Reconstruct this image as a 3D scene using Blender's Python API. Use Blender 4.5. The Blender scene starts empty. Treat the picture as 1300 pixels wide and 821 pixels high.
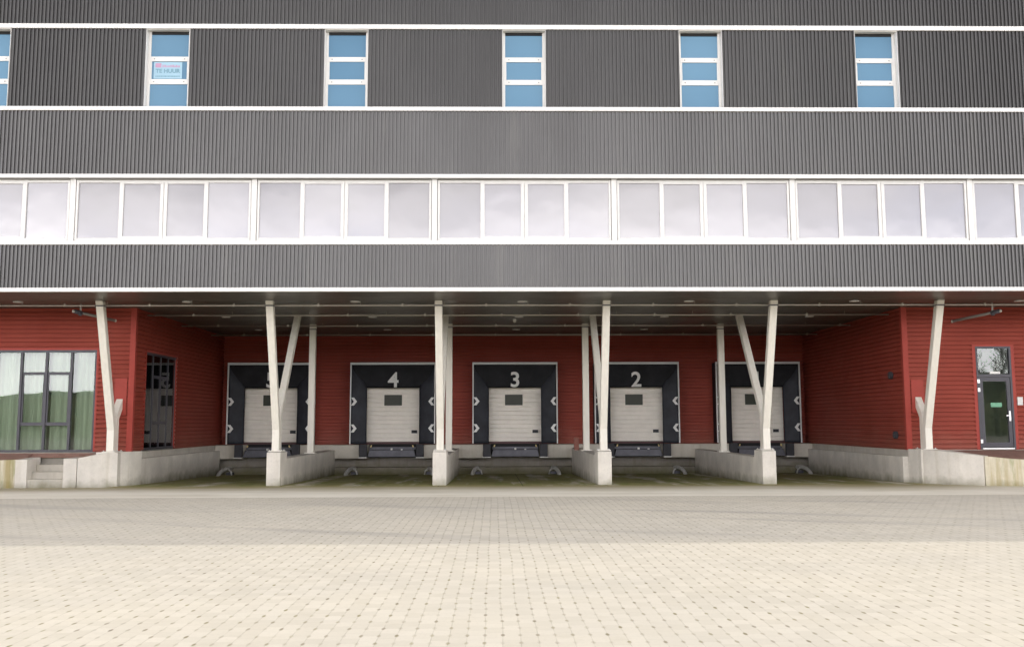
import bpy, math, random
from mathutils import Vector, Matrix
random.seed(7)
R = math.radians
S = bpy.context.scene
COL = S.collection

# ------------------------------------------------------------------ helpers
class MB:
    """collects faces and links them as ONE mesh object"""
    def __init__(self): self.v = []; self.f = []
    def poly(self, pts):
        n = len(self.v); self.v += [tuple(p) for p in pts]; self.f.append(tuple(range(n, n + len(pts)))); return self
    def box(self, x0, x1, y0, y1, z0, z1):
        n = len(self.v)
        self.v += [(x0,y0,z0),(x1,y0,z0),(x1,y1,z0),(x0,y1,z0),(x0,y0,z1),(x1,y0,z1),(x1,y1,z1),(x0,y1,z1)]
        for q in ((0,3,2,1),(4,5,6,7),(0,1,5,4),(1,2,6,5),(2,3,7,6),(3,0,4,7)): self.f.append(tuple(n+i for i in q))
        return self
    def prism(self, poly, axis, a, b):
        """2-D outline swept along an axis: axis x -> poly is (y,z); y -> (x,z); z -> (x,y)"""
        def P(p, t):
            return (t,p[0],p[1]) if axis == 'x' else (p[0],t,p[1]) if axis == 'y' else (p[0],p[1],t)
        n = len(self.v); k = len(poly)
        self.v += [P(p,a) for p in poly] + [P(p,b) for p in poly]
        self.f.append(tuple(range(n, n+k))); self.f.append(tuple(range(n+2*k-1, n+k-1, -1)))
        for i in range(k):
            j = (i+1) % k; self.f.append((n+i, n+k+i, n+k+j, n+j))
        return self
    def sheet(self, prof, axis, a, b):
        """open 2-D profile swept along an axis (a corrugated sheet)"""
        def P(p, t):
            return (t,p[0],p[1]) if axis == 'x' else (p[0],t,p[1]) if axis == 'y' else (p[0],p[1],t)
        n = len(self.v); k = len(prof)
        self.v += [P(p,a) for p in prof] + [P(p,b) for p in prof]
        for i in range(k-1): self.f.append((n+i, n+i+1, n+k+i+1, n+k+i))
        return self
    def tube(self, path, r, n=10, caps=True):
        path = [Vector(p) for p in path]; rings = []
        up = Vector((0.13,0.21,0.97)).normalized()
        for i, p in enumerate(path):
            t = (path[min(i+1,len(path)-1)] - path[max(i-1,0)]).normalized()
            a = t.cross(up)
            if a.length < 1e-3: a = t.cross(Vector((1,0,0)))
            a.normalize(); b = t.cross(a).normalized()
            rr = r[i] if isinstance(r,(list,tuple)) else r
            s = len(self.v)
            self.v += [tuple(p + a*math.cos(2*math.pi*k/n)*rr + b*math.sin(2*math.pi*k/n)*rr) for k in range(n)]
            rings.append(s)
        for s, e in zip(rings, rings[1:]):
            for k in range(n): self.f.append((s+k, s+(k+1)%n, e+(k+1)%n, e+k))
        if caps:
            self.f.append(tuple(rings[0]+k for k in reversed(range(n)))); self.f.append(tuple(rings[-1]+k for k in range(n)))
        return self
    def disc(self, c, r, z0, z1, n=20):
        self.prism([(c[0]+r*math.cos(2*math.pi*k/n), c[1]+r*math.sin(2*math.pi*k/n)) for k in range(n)], 'z', z0, z1); return self
    def build(self, name, m, parent=None, org=None, bevel=0, smooth=False):
        org = Vector(org) if org is not None else (world_loc(parent) if parent else Vector((0,0,0)))
        me = bpy.data.meshes.new(name)
        me.from_pydata([tuple(Vector(v)-org) for v in self.v], [], self.f); me.materials.append(m)
        import bmesh
        bm = bmesh.new(); bm.from_mesh(me); bmesh.ops.recalc_face_normals(bm, faces=bm.faces); bm.to_mesh(me); bm.free()
        if smooth:
            for p in me.polygons: p.use_smooth = True
        o = bpy.data.objects.new(name, me); COL.objects.link(o)
        if parent: o.parent = parent
        else: o.location = org
        if bevel:
            b = o.modifiers.new('bevel','BEVEL'); b.width = bevel; b.segments = 2; b.limit_method = 'ANGLE'
        return o

def world_loc(o):
    l = Vector((0,0,0))
    while o: l = l + o.location; o = o.parent
    return l
def tag(o, label=None, cat=None, group=None, kind=None):
    if label: o['label'] = label
    if cat: o['category'] = cat
    if group: o['group'] = group
    if kind: o['kind'] = kind
    return o
def thing(name, loc, label, cat, group=None):
    o = bpy.data.objects.new(name, None); COL.objects.link(o); o.location = loc
    o.empty_display_size = .2
    return tag(o, label, cat, group)
def dup(root, loc, label, group=None):
    r = root.copy(); COL.objects.link(r); r.location = loc
    tag(r, label, None, group)
    for ch in list(root.children):
        c = ch.copy(); COL.objects.link(c); c.parent = r
        for g in list(ch.children):
            d = g.copy(); COL.objects.link(d); d.parent = c
    return r

# ------------------------------------------------------------------ materials
class NT:
    def __init__(self, name):
        self.m = bpy.data.materials.new(name); self.m.use_nodes = True
        self.t = self.m.node_tree; self.t.nodes.clear()
        self.out = self.n('ShaderNodeOutputMaterial')
        self.co = self.n('ShaderNodeNewGeometry').outputs['Position']
    def n(self, typ, **kw):
        x = self.t.nodes.new(typ)
        for k, v in kw.items(): setattr(x, k, v)
        return x
    def link(self, a, b): self.t.links.new(a, b)
    def val(self, sock, v):
        if hasattr(v, 'is_output') or isinstance(v, bpy.types.NodeSocket): self.link(v, sock)
        else:
            if sock.type == 'RGBA' and len(v) == 3: v = (*v, 1)
            sock.default_value = v
    def math(self, op, a, b=0.0, c=0.0):
        x = self.n('ShaderNodeMath', operation=op)
        for s, v in zip(x.inputs, (a,b,c)): self.val(s, v)
        return x.outputs[0]
    def scale(self, v, s):
        x = self.n('ShaderNodeVectorMath', operation='MULTIPLY'); self.val(x.inputs[0], v); x.inputs[1].default_value = s; return x.outputs[0]
    def sep(self, v):
        x = self.n('ShaderNodeSeparateXYZ'); self.link(v, x.inputs[0]); return x.outputs
    def noise(self, scale=5, detail=4, rough=.55, vec=None, s=None):
        x = self.n('ShaderNodeTexNoise'); x.inputs['Scale'].default_value = scale; x.inputs['Detail'].default_value = detail; x.inputs['Roughness'].default_value = rough
        v = vec if vec is not None else self.co
        if s: v = self.scale(v, s)
        self.link(v, x.inputs['Vector']); return x.outputs[0]
    def ramp(self, f, a, b):
        x = self.n('ShaderNodeMapRange'); self.val(x.inputs[0], f); x.inputs[1].default_value = a; x.inputs[2].default_value = b; x.clamp = True; return x.outputs[0]
    def mix(self, f, a, b, mode='MIX'):
        x = self.n('ShaderNodeMix', data_type='RGBA', blend_type=mode)
        self.val(x.inputs[0], f); self.val(x.inputs[6], a); self.val(x.inputs[7], b); return x.outputs[2]
    def bsdf(self, col, rough=.5, metal=0, spec=.5, bump=None, bdist=.004, **kw):
        p = self.n('ShaderNodeBsdfPrincipled'); self.val(p.inputs['Base Color'], col); self.val(p.inputs['Roughness'], rough)
        p.inputs['Metallic'].default_value = metal; p.inputs['Specular IOR Level'].default_value = spec
        for k, v in kw.items(): self.val(p.inputs[k.replace('_',' ')], v)
        if bump is not None:
            b = self.n('ShaderNodeBump'); b.inputs['Distance'].default_value = bdist; b.inputs['Strength'].default_value = .6
            self.link(bump, b.inputs['Height']); self.link(b.outputs[0], p.inputs['Normal'])
        return p.outputs[0]
    def done(self, sh): self.link(sh, self.out.inputs[0]); return self.m

def simple(name, col, rough=.5, metal=0, var=.12, spec=.5, scale=3.0, s=None):
    t = NT(name)
    f = t.noise(scale, 5, .6, s=s)
    c = t.mix(t.ramp(f,.3,.7), tuple(x*(1-var) for x in col), tuple(min(1,x*(1+var)) for x in col))
    return t.done(t.bsdf(c, rough, metal, spec))

def concrete(name, base, moss=0.0, streak=.5):
    t = NT(name)
    a = t.noise(1.3, 6, .6); b = t.noise(14, 5, .65)
    c = t.mix(t.ramp(a,.3,.72), tuple(x*.84 for x in base), tuple(min(1,x*1.1) for x in base))
    c = t.mix(t.math('MULTIPLY', t.ramp(b,.5,.75), .22), c, tuple(x*.55 for x in base))
    st = t.noise(2.2, 5, .6, s=(2.6,2.6,.16))
    c = t.mix(t.math('MULTIPLY', t.ramp(st,.52,.75), streak), c, (base[0]*.62, base[1]*.58, base[2]*.45))
    # splash dirt and algae in a ragged band over the ground line
    z = t.sep(t.co)[2]
    edge = t.math('ADD', z, t.math('MULTIPLY', t.noise(2.5,5), -.5))
    foot = t.math('SUBTRACT', 1.0, t.ramp(edge, -.42, -.05))
    c = t.mix(t.math('MULTIPLY', foot, .85), c, (.15,.14,.065))
    if moss:
        m1 = t.noise(1.5, 5, .6, s=(3.2,1,.22))
        c = t.mix(t.math('MULTIPLY', t.ramp(m1,.44,.66), moss), c, (.30,.22,.045))
        m2 = t.noise(2.1, 5, .6, s=(2.4,1,.5))
        c = t.mix(t.math('MULTIPLY', t.ramp(m2,.5,.7), moss), c, (.16,.19,.03))
    return t.done(t.bsdf(c, .85, 0, .3, bump=b, bdist=.003))

def m_cladding(name, k):
    t = NT(name)
    x,y,z = t.sep(t.co)
    a = t.noise(.7, 5, .6, s=(1,1,.35)); b = t.noise(.9, 5, .6, s=(1.2,1,.10))
    c = t.mix(t.ramp(a,.3,.7), tuple(v*k for v in (.099,.097,.097)), tuple(v*k for v in (.121,.119,.119)))
    c = t.mix(t.math('MULTIPLY', t.ramp(b,.5,.78), .35), c, tuple(v*k for v in (.084,.080,.078)))
    # rain streaks of their own length and place
    rs = t.noise(1.0, 5, .65, s=(2.2,1,.22)); c = t.mix(t.math('MULTIPLY', t.ramp(rs,.56,.74), .4), c, tuple(v*k for v in (.17,.165,.155)))
    # every sheet of cladding comes from the coil with a slightly different tone
    sh = t.n('ShaderNodeTexWhiteNoise', noise_dimensions='1D')
    t.link(t.math('FLOOR', t.math('DIVIDE', x, 1.02)), sh.inputs['W'])
    c = t.mix(t.math('MULTIPLY', sh.outputs[0], .16), c, tuple(v*k for v in (.134,.131,.130)))
    return t.done(t.bsdf(c, .38, .45, .5))

def m_red():
    t = NT('red_coated_steel')
    a = t.noise(.8, 5, .6); b = t.noise(5, 4, .6, s=(.2,.2,4))
    c = t.mix(t.ramp(a,.3,.7), (.25,.045,.029), (.305,.058,.038))
    c = t.mix(t.math('MULTIPLY', t.ramp(b,.5,.75), .3), c, (.24,.042,.034))
    z = t.sep(t.co)[2]; sp = t.math('ADD', z, t.math('MULTIPLY', t.noise(1.6,6,.7), -1.5))
    c = t.mix(t.math('MULTIPLY', t.math('SUBTRACT', 1.0, t.ramp(sp, .1, .9)), .35), c, (.30,.15,.11))
    fd = t.noise(.45, 5, .6); c = t.mix(t.math('MULTIPLY', t.ramp(fd,.5,.7), .3), c, (.37,.085,.065))
    return t.done(t.bsdf(c, .55, 0, .16))

def m_pavers():
    t = NT('concrete_pavers')
    x,y,z = t.sep(t.co)
    W = .147; H = .215
    # slight waviness of the laid lines
    wob = t.math('MULTIPLY', t.math('SUBTRACT', t.noise(.6,3), .5), .05)
    xw = t.math('ADD', x, wob); yw = t.math('ADD', y, t.math('MULTIPLY', wob, .7))
    col = t.math('FLOOR', t.math('DIVIDE', xw, W))
    off = t.math('MULTIPLY', t.math('MODULO', t.math('ABSOLUTE', col), 2.0), H*.5)
    yy = t.math('ADD', yw, off)
    row = t.math('FLOOR', t.math('DIVIDE', yy, H))
    wn = t.n('ShaderNodeTexWhiteNoise', noise_dimensions='2D')
    cv = t.n('ShaderNodeCombineXYZ'); t.link(col, cv.inputs[0]); t.link(row, cv.inputs[1]); t.link(cv.outputs[0], wn.inputs['Vector'])
    base = t.mix(wn.outputs[0], (.49,.455,.38), (.565,.527,.45))
    big = t.noise(.35, 5, .6)
    base = t.mix(t.ramp(big,.35,.7), base, t.mix(.55, base, (.62,.57,.465)))
    fine = t.noise(30, 3, .6)
    base = t.mix(t.math('MULTIPLY', t.ramp(fine,.5,.8), .25), base, (.36,.33,.29))
    pt = t.noise(.16, 6, .65); base = t.mix(t.math('MULTIPLY', t.ramp(pt,.46,.62), .35), base, (.46,.435,.38))
    gr = t.noise(1.7, 6, .7); base = t.mix(t.math('MULTIPLY', t.ramp(gr,.55,.72), .30), base, (.44,.40,.31))
    # distance to joints
    dx = t.math('ABSOLUTE', t.math('SUBTRACT', t.math('FRACT', t.math('DIVIDE', xw, W)), .5))   # .5 at the joint
    dy = t.math('ABSOLUTE', t.math('SUBTRACT', t.math('FRACT', t.math('DIVIDE', yy, H)), .5))
    jx = t.ramp(dx, .462, .49); jy = t.ramp(dy, .47, .492)
    breakup = t.ramp(t.noise(7,3,.6), .3, .6)
    joint = t.math('MAXIMUM', t.math('MULTIPLY', jx, .40), t.math('MULTIPLY', jy, .20))
    joint = t.math('MULTIPLY', joint, breakup)
    c = t.mix(joint, base, (.21,.185,.13))
    # open pockets filled with moss and grit: staggered lattice .294 x .66
    A = W*2; Bq = .645
    def lattice(ox, oy):
        px = t.math('SUBTRACT', t.math('FRACT', t.math('ADD', t.math('DIVIDE', xw, A), ox)), .5)
        py = t.math('SUBTRACT', t.math('FRACT', t.math('ADD', t.math('DIVIDE', yw, Bq), oy)), .5)
        d = t.math('SQRT', t.math('ADD', t.math('POWER', t.math('MULTIPLY', px, A/.018), 2.0), t.math('POWER', t.math('MULTIPLY', py, Bq/.06), 2.0)))
        return t.math('SUBTRACT', 1.0, t.ramp(d, .6, 1.15))
    pk = t.math('MAXIMUM', lattice(.5,.5), lattice(0.0,0.0))
    small = t.math('MAXIMUM', lattice(.5,.0), lattice(0.0,.5))
    pk = t.math('MAXIMUM', pk, t.math('MULTIPLY', small, .5))
    pcol = t.mix(t.ramp(t.noise(1.1,4),.4,.62), (.15,.12,.075), (.19,.17,.055))
    c = t.mix(t.math('MULTIPLY', t.math('MULTIPLY', pk, .85), t.ramp(t.noise(2.6,4,.65),.30,.62)), c, pcol)
    # tyre marks: long faint curved smears
    cw = t.n('ShaderNodeCombineXYZ')
    t.link(t.math('MULTIPLY', x, .10), cw.inputs[0]); t.link(t.math('ADD', t.math('MULTIPLY', y, .85), t.math('MULTIPLY', x, .32)), cw.inputs[1])
    tm = t.noise(1.1, 3, .5, vec=cw.outputs[0])
    turn = t.math('MULTIPLY', t.ramp(y, 16.2, 18.0), t.math('SUBTRACT', 1.0, t.ramp(y, 24.5, 26.4)))   # lorries turn in front of the docks
    c = t.mix(t.math('MULTIPLY', t.math('MULTIPLY', t.ramp(tm,.54,.70), turn), .42), c, (.27,.25,.235))
    bmp = t.math('SUBTRACT', 1.0, t.math('MAXIMUM', joint, pk))
    return t.done(t.bsdf(c, .85, 0, .25, bump=bmp, bdist=.006))

def m_strip():
    t = NT('gutter_concrete')
    x,y,z = t.sep(t.co)
    a = t.noise(.9, 6, .6); st = t.noise(1.2,5,.6, s=(.12,1.6,1))
    c = t.mix(t.ramp(a,.3,.7), (.68,.64,.54), (.76,.72,.625))
    c = t.mix(t.math('MULTIPLY', t.ramp(st,.48,.7), .4), c, (.40,.34,.22))
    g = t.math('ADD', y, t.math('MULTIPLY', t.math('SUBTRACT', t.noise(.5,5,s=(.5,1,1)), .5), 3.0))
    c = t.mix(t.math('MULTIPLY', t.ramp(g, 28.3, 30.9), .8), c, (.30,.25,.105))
    jx = t.math('ABSOLUTE', t.math('SUBTRACT', t.math('FRACT', t.math('DIVIDE', x, 4.8)), .5))
    return t.done(t.bsdf(c, .85, 0, .25, bump=t.noise(20,4), bdist=.003))

def m_ramp():
    t = NT('algae_stained_ramp')
    x,y,z = t.sep(t.co)
    a = t.noise(1.2, 6, .62); lng = t.noise(1.0, 5, .6, s=(2.4,.30,1)); fl = t.noise(.8,6,.62)
    c = t.mix(t.ramp(a,.3,.7), (.225,.215,.08), (.38,.36,.15))
    c = t.mix(t.ramp(lng,.46,.66), c, (.23,.255,.07))
    c = t.mix(t.math('MULTIPLY', t.ramp(fl,.52,.68), .6), c, (.36,.32,.19))
    # worn bare concrete along the wheel tracks
    w2 = t.noise(1.0, 4, .55, s=(1.3,.14,1)); w3 = t.noise(2.2,5,.65)
    bare = t.math('MULTIPLY', t.ramp(w2,.52,.62), t.ramp(w3,.40,.56))
    c = t.mix(t.math('MULTIPLY', bare, .9), c, (.70,.66,.56))
    rag = t.math('ADD', y, t.math('MULTIPLY', t.math('SUBTRACT', t.noise(1.1,5), .5), 1.6))
    c = t.mix(t.math('SUBTRACT', 1.0, t.ramp(rag, 30.7, 31.9)), c, (.36,.31,.15))
    jx = t.math('ABSOLUTE', t.math('SUBTRACT', t.math('FRACT', t.math('DIVIDE', x, 2.4)), .5))
    c = t.mix(t.math('MULTIPLY', t.ramp(jx,.493,.497), .7), c, (.03,.03,.015))
    return t.done(t.bsdf(c, .8, 0, .25, bump=a, bdist=.01))

def m_terrace():
    t = NT('brown_terrace_brick')
    b = t.n('ShaderNodeTexBrick'); t.link(t.co, b.inputs['Vector']); b.inputs['Scale'].default_value = 1
    b.inputs['Brick Width'].default_value = .2; b.inputs['Row Height'].default_value = .1; b.inputs['Mortar Size'].default_value = .006
    b.inputs['Color1'].default_value = (.25,.13,.10,1); b.inputs['Color2'].default_value = (.34,.19,.15,1); b.inputs['Mortar'].default_value = (.24,.2,.16,1)
    return t.done(t.bsdf(b.outputs[0], .85, 0, .3))

def m_glass_clear():
    t = NT('reflective_window_glass')
    tr = t.n('ShaderNodeBsdfTransparent'); tr.inputs[0].default_value = (.87,.93,.87,1)
    gl = t.n('ShaderNodeBsdfGlossy'); gl.inputs[0].default_value = (.74,.73,.76,1); gl.inputs['Roughness'].default_value = .015
    fr = t.n('ShaderNodeFresnel'); fr.inputs[0].default_value = 1.5
    f = t.math('MINIMUM', t.math('ADD', t.math('MULTIPLY', fr.outputs[0], 1.0), .015), 1.0)
    mx = t.n('ShaderNodeMixShader'); t.link(f, mx.inputs[0]); t.link(tr.outputs[0], mx.inputs[1]); t.link(gl.outputs[0], mx.inputs[2])
    return t.done(mx.outputs[0])

def m_coated(name, tint, refl, amount, wave=.25):
    """solar-control glass: a mirror coating over a pale backing"""
    t = NT(name)
    d = t.n('ShaderNodeBsdfDiffuse'); d.inputs[0].default_value = (*tint,1)
    gl = t.n('ShaderNodeBsdfGlossy'); gl.inputs[0].default_value = (*refl,1); gl.inputs['Roughness'].default_value = .03
    b = t.n('ShaderNodeBump'); b.inputs['Distance'].default_value = .02; b.inputs['Strength'].default_value = wave
    t.link(t.noise(1.1,2,.4), b.inputs['Height']); t.link(b.outputs[0], gl.inputs['Normal'])
    mx = t.n('ShaderNodeMixShader'); mx.inputs[0].default_value = amount
    t.link(d.outputs[0], mx.inputs[1]); t.link(gl.outputs[0], mx.inputs[2])
    return t.done(mx.outputs[0])

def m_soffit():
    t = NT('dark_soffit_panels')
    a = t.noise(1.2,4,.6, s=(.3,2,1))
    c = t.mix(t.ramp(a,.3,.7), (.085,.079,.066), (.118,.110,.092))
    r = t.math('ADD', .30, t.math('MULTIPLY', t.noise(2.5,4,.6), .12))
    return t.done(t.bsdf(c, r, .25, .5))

def m_field():
    t = NT('meadow_grass')
    a = t.noise(.12,6,.65); b = t.noise(1.5,5,.7)
    c = t.mix(t.ramp(a,.35,.65), (.15,.185,.085), (.215,.235,.12))
    c = t.mix(t.math('MULTIPLY', t.ramp(b,.45,.7), .5), c, (.24,.23,.135))
    return t.done(t.bsdf(c, .95, 0, .1))

def m_fabric():
    t = NT('pale_curtain_fabric')
    c = t.mix(t.ramp(t.noise(2,4,.6,s=(6,6,.3)),.3,.7), (.72,.72,.66), (.82,.82,.77))
    d = t.n('ShaderNodeBsdfDiffuse'); t.link(c, d.inputs[0]); tr = t.n('ShaderNodeBsdfTranslucent'); t.link(c, tr.inputs[0])
    mx = t.n('ShaderNodeMixShader'); mx.inputs[0].default_value = .42; t.link(d.outputs[0], mx.inputs[1]); t.link(tr.outputs[0], mx.inputs[2])
    return t.done(mx.outputs[0])

M = dict(
    clad=m_cladding('grey_coated_steel', 1.0), clad_d=m_cladding('dark_grey_coated_steel', .60), red=m_red(), paver=m_pavers(), strip=m_strip(), ramp=m_ramp(), terrace=m_terrace(),
    glass=m_glass_clear(), soffit=m_soffit(), field=m_field(),
    band=m_coated('pale_mirror_glass', (.20,.196,.203), (.97,.955,.985), .132),
    blue=m_coated('blue_mirror_glass', (.085,.18,.27), (.44,.68,.90), .19, .12),
    white=simple('white_coated_aluminium', (.66,.65,.63), .4, 0, .04),
    column=simple('off_white_painted_steel', (.75,.715,.635), .45, 0, .06, scale=4, s=(3,3,.4)),
    flash=simple('red_flashing', (.36,.060,.045), .5, 0, .07, .2),
    conc=concrete('pale_concrete', (.68,.64,.575), 0, .3),
    concd=concrete('weathered_concrete', (.54,.505,.44), 0, .4),
    pitc=concrete('dark_pit_concrete', (.34,.31,.27), 0, .5),  # darker concrete tone for the pit walls and ledges
    mossy=concrete('mossy_concrete', (.62,.57,.45), .62, .5),
    darkframe=simple('anthracite_aluminium', (.050,.048,.062), .4, 0, .08),
    curtain_b=simple('black_curtain_sheet', (.018,.019,.023), .6, 0, .3, .2, scale=2),
    curtain_g=simple('dark_grey_curtain_sheet', (.031,.033,.042), .55, 0, .3, .25, scale=2),
    rubber=simple('bumper_rubber', (.035,.035,.042), .7, 0, .2),
    levsteel=simple('grey_painted_steel', (.085,.085,.105), .45, .2, .2),
    black=simple('painted_shade_black', (.010,.010,.011), .8, 0, .1),  # near-black colour that stands in for deep shade
    doorw=simple('cream_door_panel', (.87,.82,.74), .45, 0, .05),
    doorwin=simple('dark_acrylic', (.05,.055,.042), .25, 0, .1, .12),
    marking=simple('white_marking_film', (.78,.78,.76), .5, 0, .04),
    yellow=simple('yellow_paint', (.72,.56,.22), .5, 0, .2),
    rail=simple('brown_red_rubber_seal', (.10,.045,.045), .6, 0, .1),
    lampgrey=simple('dull_grey_lamp_paint', (.23,.21,.19), .5, .1, .1),
    galv=simple('galvanised_steel', (.62,.61,.59), .5, .2, .12, scale=9),
    pipe=simple('galvanised_pipe', (.50,.47,.42), .4, .55, .08),
    plaster=simple('interior_plaster', (.85,.85,.82), .9, 0, .05),
    floor_i=simple('interior_floor', (.50,.50,.48), .7, 0, .1),
    fabric=m_fabric(),
    lens=simple('lamp_lens', (.62,.59,.54), .4, 0, .03),
    chrome=simple('satin_steel', (.72,.72,.72), .3, .8, .04),
    green=simple('green_sticker', (.15,.38,.24), .5, 0, .05),
    poster=simple('pale_blue_poster', (.30,.47,.58), .5, 0, .03),
    pred=simple('poster_red_ink', (.44,.25,.38), .5, 0, .03),
    pblue=simple('poster_dark_ink', (.14,.28,.36), .5, 0, .03),
    brown=simple('brown_box_paint', (.24,.085,.06), .6, 0, .1),
    roof=simple('roof_membrane', (.10,.10,.10), .9, 0, .1),
    treeline=simple('far_woodland', (.075,.095,.060), .95, 0, .35, scale=.25),
)

# ------------------------------------------------------------------ setting
def struct(o): o['kind'] = 'structure'; return o
MBs = MB
struct(MB().box(-90,90,-66,26.46,-.45,0).build('yard_paving', M['paver']))
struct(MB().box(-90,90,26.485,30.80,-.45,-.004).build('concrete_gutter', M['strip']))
rm = MB(); rm.prism([(30.80,-.004),(42.58,-.21),(42.58,-.6),(30.80,-.6)], 'x', -11.75, 11.95)
struct(rm.build('dock_ramp', M['ramp']))
# meadow to the horizon, with the dike behind the yard
N = 900
fm = MB(); fm.box(-N,N,-N,N,-1.2,-.46); struct(fm.build('ground', M['field']))
dk = MB()
prof = [(-66.5,-.46),(-70,.2),(-78,2.6),(-86,5.2),(-90,5.9),(-96,5.8),(-110,2),(-125,-.46)]
xs = [-420 + i*20 for i in range(43)]
for i, x in enumerate(xs):
    k = 1 + .05*math.sin(x*.031) + .03*math.sin(x*.11+1)
    dk.v += [(x, y, z*k if z > 0 else z) for y, z in prof]
for i in range(len(xs)-1):
    for j in range(len(prof)-1):
        a = i*len(prof)+j; dk.f.append((a, a+1, a+1+len(prof), a+len(prof)))
struct(dk.build('dike', M['field'], smooth=True))
tl = MB(); pts = []
for i in range(240):
    x = -420 + i*3.5
    pts.append((x, 9.6 + 2.2*math.sin(i*.05) + random.uniform(-.8,.9) + 1.4*max(0,math.sin(i*.4+1))))
tl.prism([(-420,-.46)] + pts + [(416.5,-.46)], 'y', -190, -165)
def limb(p, d, ln, r, lev):
    q = p + d*ln; tl.tube([p, p+d*ln*.5+Vector((random.uniform(-.05,.05),)*3)*ln, q], [r, r*.8, r*.6], 5, caps=False)
    if lev == 0: return
    for i in range(3 if lev > 1 else 4):
        nd = (d + Vector((random.uniform(-.75,.75), random.uniform(-.75,.75), random.uniform(-.1,.55)))).normalized()
        limb(p + d*ln*random.uniform(.55,1), nd, ln*random.uniform(.6,.8), r*.55, lev-1)
for tx, ty in ((46,-58),(50,-62),(54,-57),(58,-61),(62,-58),(67,-60)):
    limb(Vector((tx,ty,-.5)), Vector((random.uniform(-.05,.05),0,1)).normalized(), random.uniform(4,5.4), .30, 5)
    for i in range(60):     # scrub and ivy round the feet of the trees
        c_ = Vector((tx+random.uniform(-4,4), ty+random.uniform(-1.5,1.5), random.uniform(-.2,2.6))); a_ = random.uniform(.25,.6)
        tl.poly([c_+Vector((random.uniform(-1,1),random.uniform(-1,1),random.uniform(-1,1)))*a_ for _ in range(3)])
tag(tl.build('treeline', M['treeline']), 'dark far woodland beyond the green dike', 'woodland', kind='stuff')

# ------------------------------------------------------------------ the warehouse
B = 4.8; YF = 28.2; HALF = 21.6; ZT = 15.0
YW = 32.6; XS = 11.66; YB = 43.3; ZC = 5.23; ZF = .95
wh = thing('warehouse', (0,YF,0), 'long grey corrugated warehouse overhanging a red ground floor with five loading docks', 'warehouse')

def corr_x(x0, x1, y, per=.1021, d=.05):
    """vertical ribs: profile in plan (x,y)"""
    p = []; n = max(1, round((x1-x0)/per)); per = (x1-x0)/n
    for i in range(n):
        a = x0 + i*per
        p += [(a, y), (a+.58*per, y), (a+.65*per, y-d), (a+.93*per, y-d)]
    p.append((x1, y)); return p
def corr_z(z0, z1, y, sgn=-1, per=.135, d=.06):
    """horizontal planks with dark grooves: profile (depth, z)"""
    p = []; n = max(1, round((z1-z0)/per)); per = (z1-z0)/n
    for i in range(n):
        a = z0 + i*per
        p += [(y, a), (y, a+.30*per), (y+sgn*d, a+.38*per), (y+sgn*d*.84, a+.97*per)]
    p.append((y, z1)); return p

def band(z0, z1, x0=-HALF, x1=HALF, m='clad'):
    return MB().sheet(corr_x(x0,x1,YF), 'z', z0, z1).build('corrugated_cladding', M[m], wh)
band(12.47, ZT, m='clad_d'); band(8.337, 10.07); band(5.30, 6.44)
def rail(z0, z1, pr=.075): return MB().box(-HALF,HALF,YF-pr,YF+.05,z0,z1).build('white_trim_rail', M['white'], wh, bevel=.006)
rail(12.345, 12.47); rail(10.07, 10.18); rail(8.232, 8.337); rail(6.44, 6.548); rail(5.195, 5.30, .085)
MB().box(-HALF-.1,HALF+.1,YF-.1,YF+.3,ZT,ZT+.14).build('roof_edge', M['white'], wh)
# shell: ends, back, roof, wall core behind the cladding
c = MB()
c.box(-HALF,-HALF+.2,YF+.02,62,ZC+.05,ZT-.01); c.box(HALF-.2,HALF,YF+.02,62,ZC+.05,ZT-.01)
c.box(-HALF,-HALF+.2,YW+.05,62,0,ZC+.045); c.box(HALF-.2,HALF,YW+.05,62,0,ZC+.045)
c.box(-HALF+.2,HALF-.2,61.8,62,0,ZT-.01)
c.box(-HALF+.2,HALF-.2,YF+.35,YF+.5,ZC+.05,ZT-.2)
c.build('wall', M['clad'], wh)
MB().box(-HALF,HALF,YF+.3,62,ZT-.009,ZT+.1).build('roof', M['roof'], wh)
# soffit with board joints running along the front
sp = []; y = YF+.05; first = True
while y < YB+.05:
    e = min(y+.6, YB+.05); sp += [(y,ZC),(e-.012,ZC),(e-.012,ZC+.02),(e,ZC+.02)]; y = e
MB().sheet(sp, 'x', -HALF, HALF).build('soffit', M['soffit'], wh)

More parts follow.
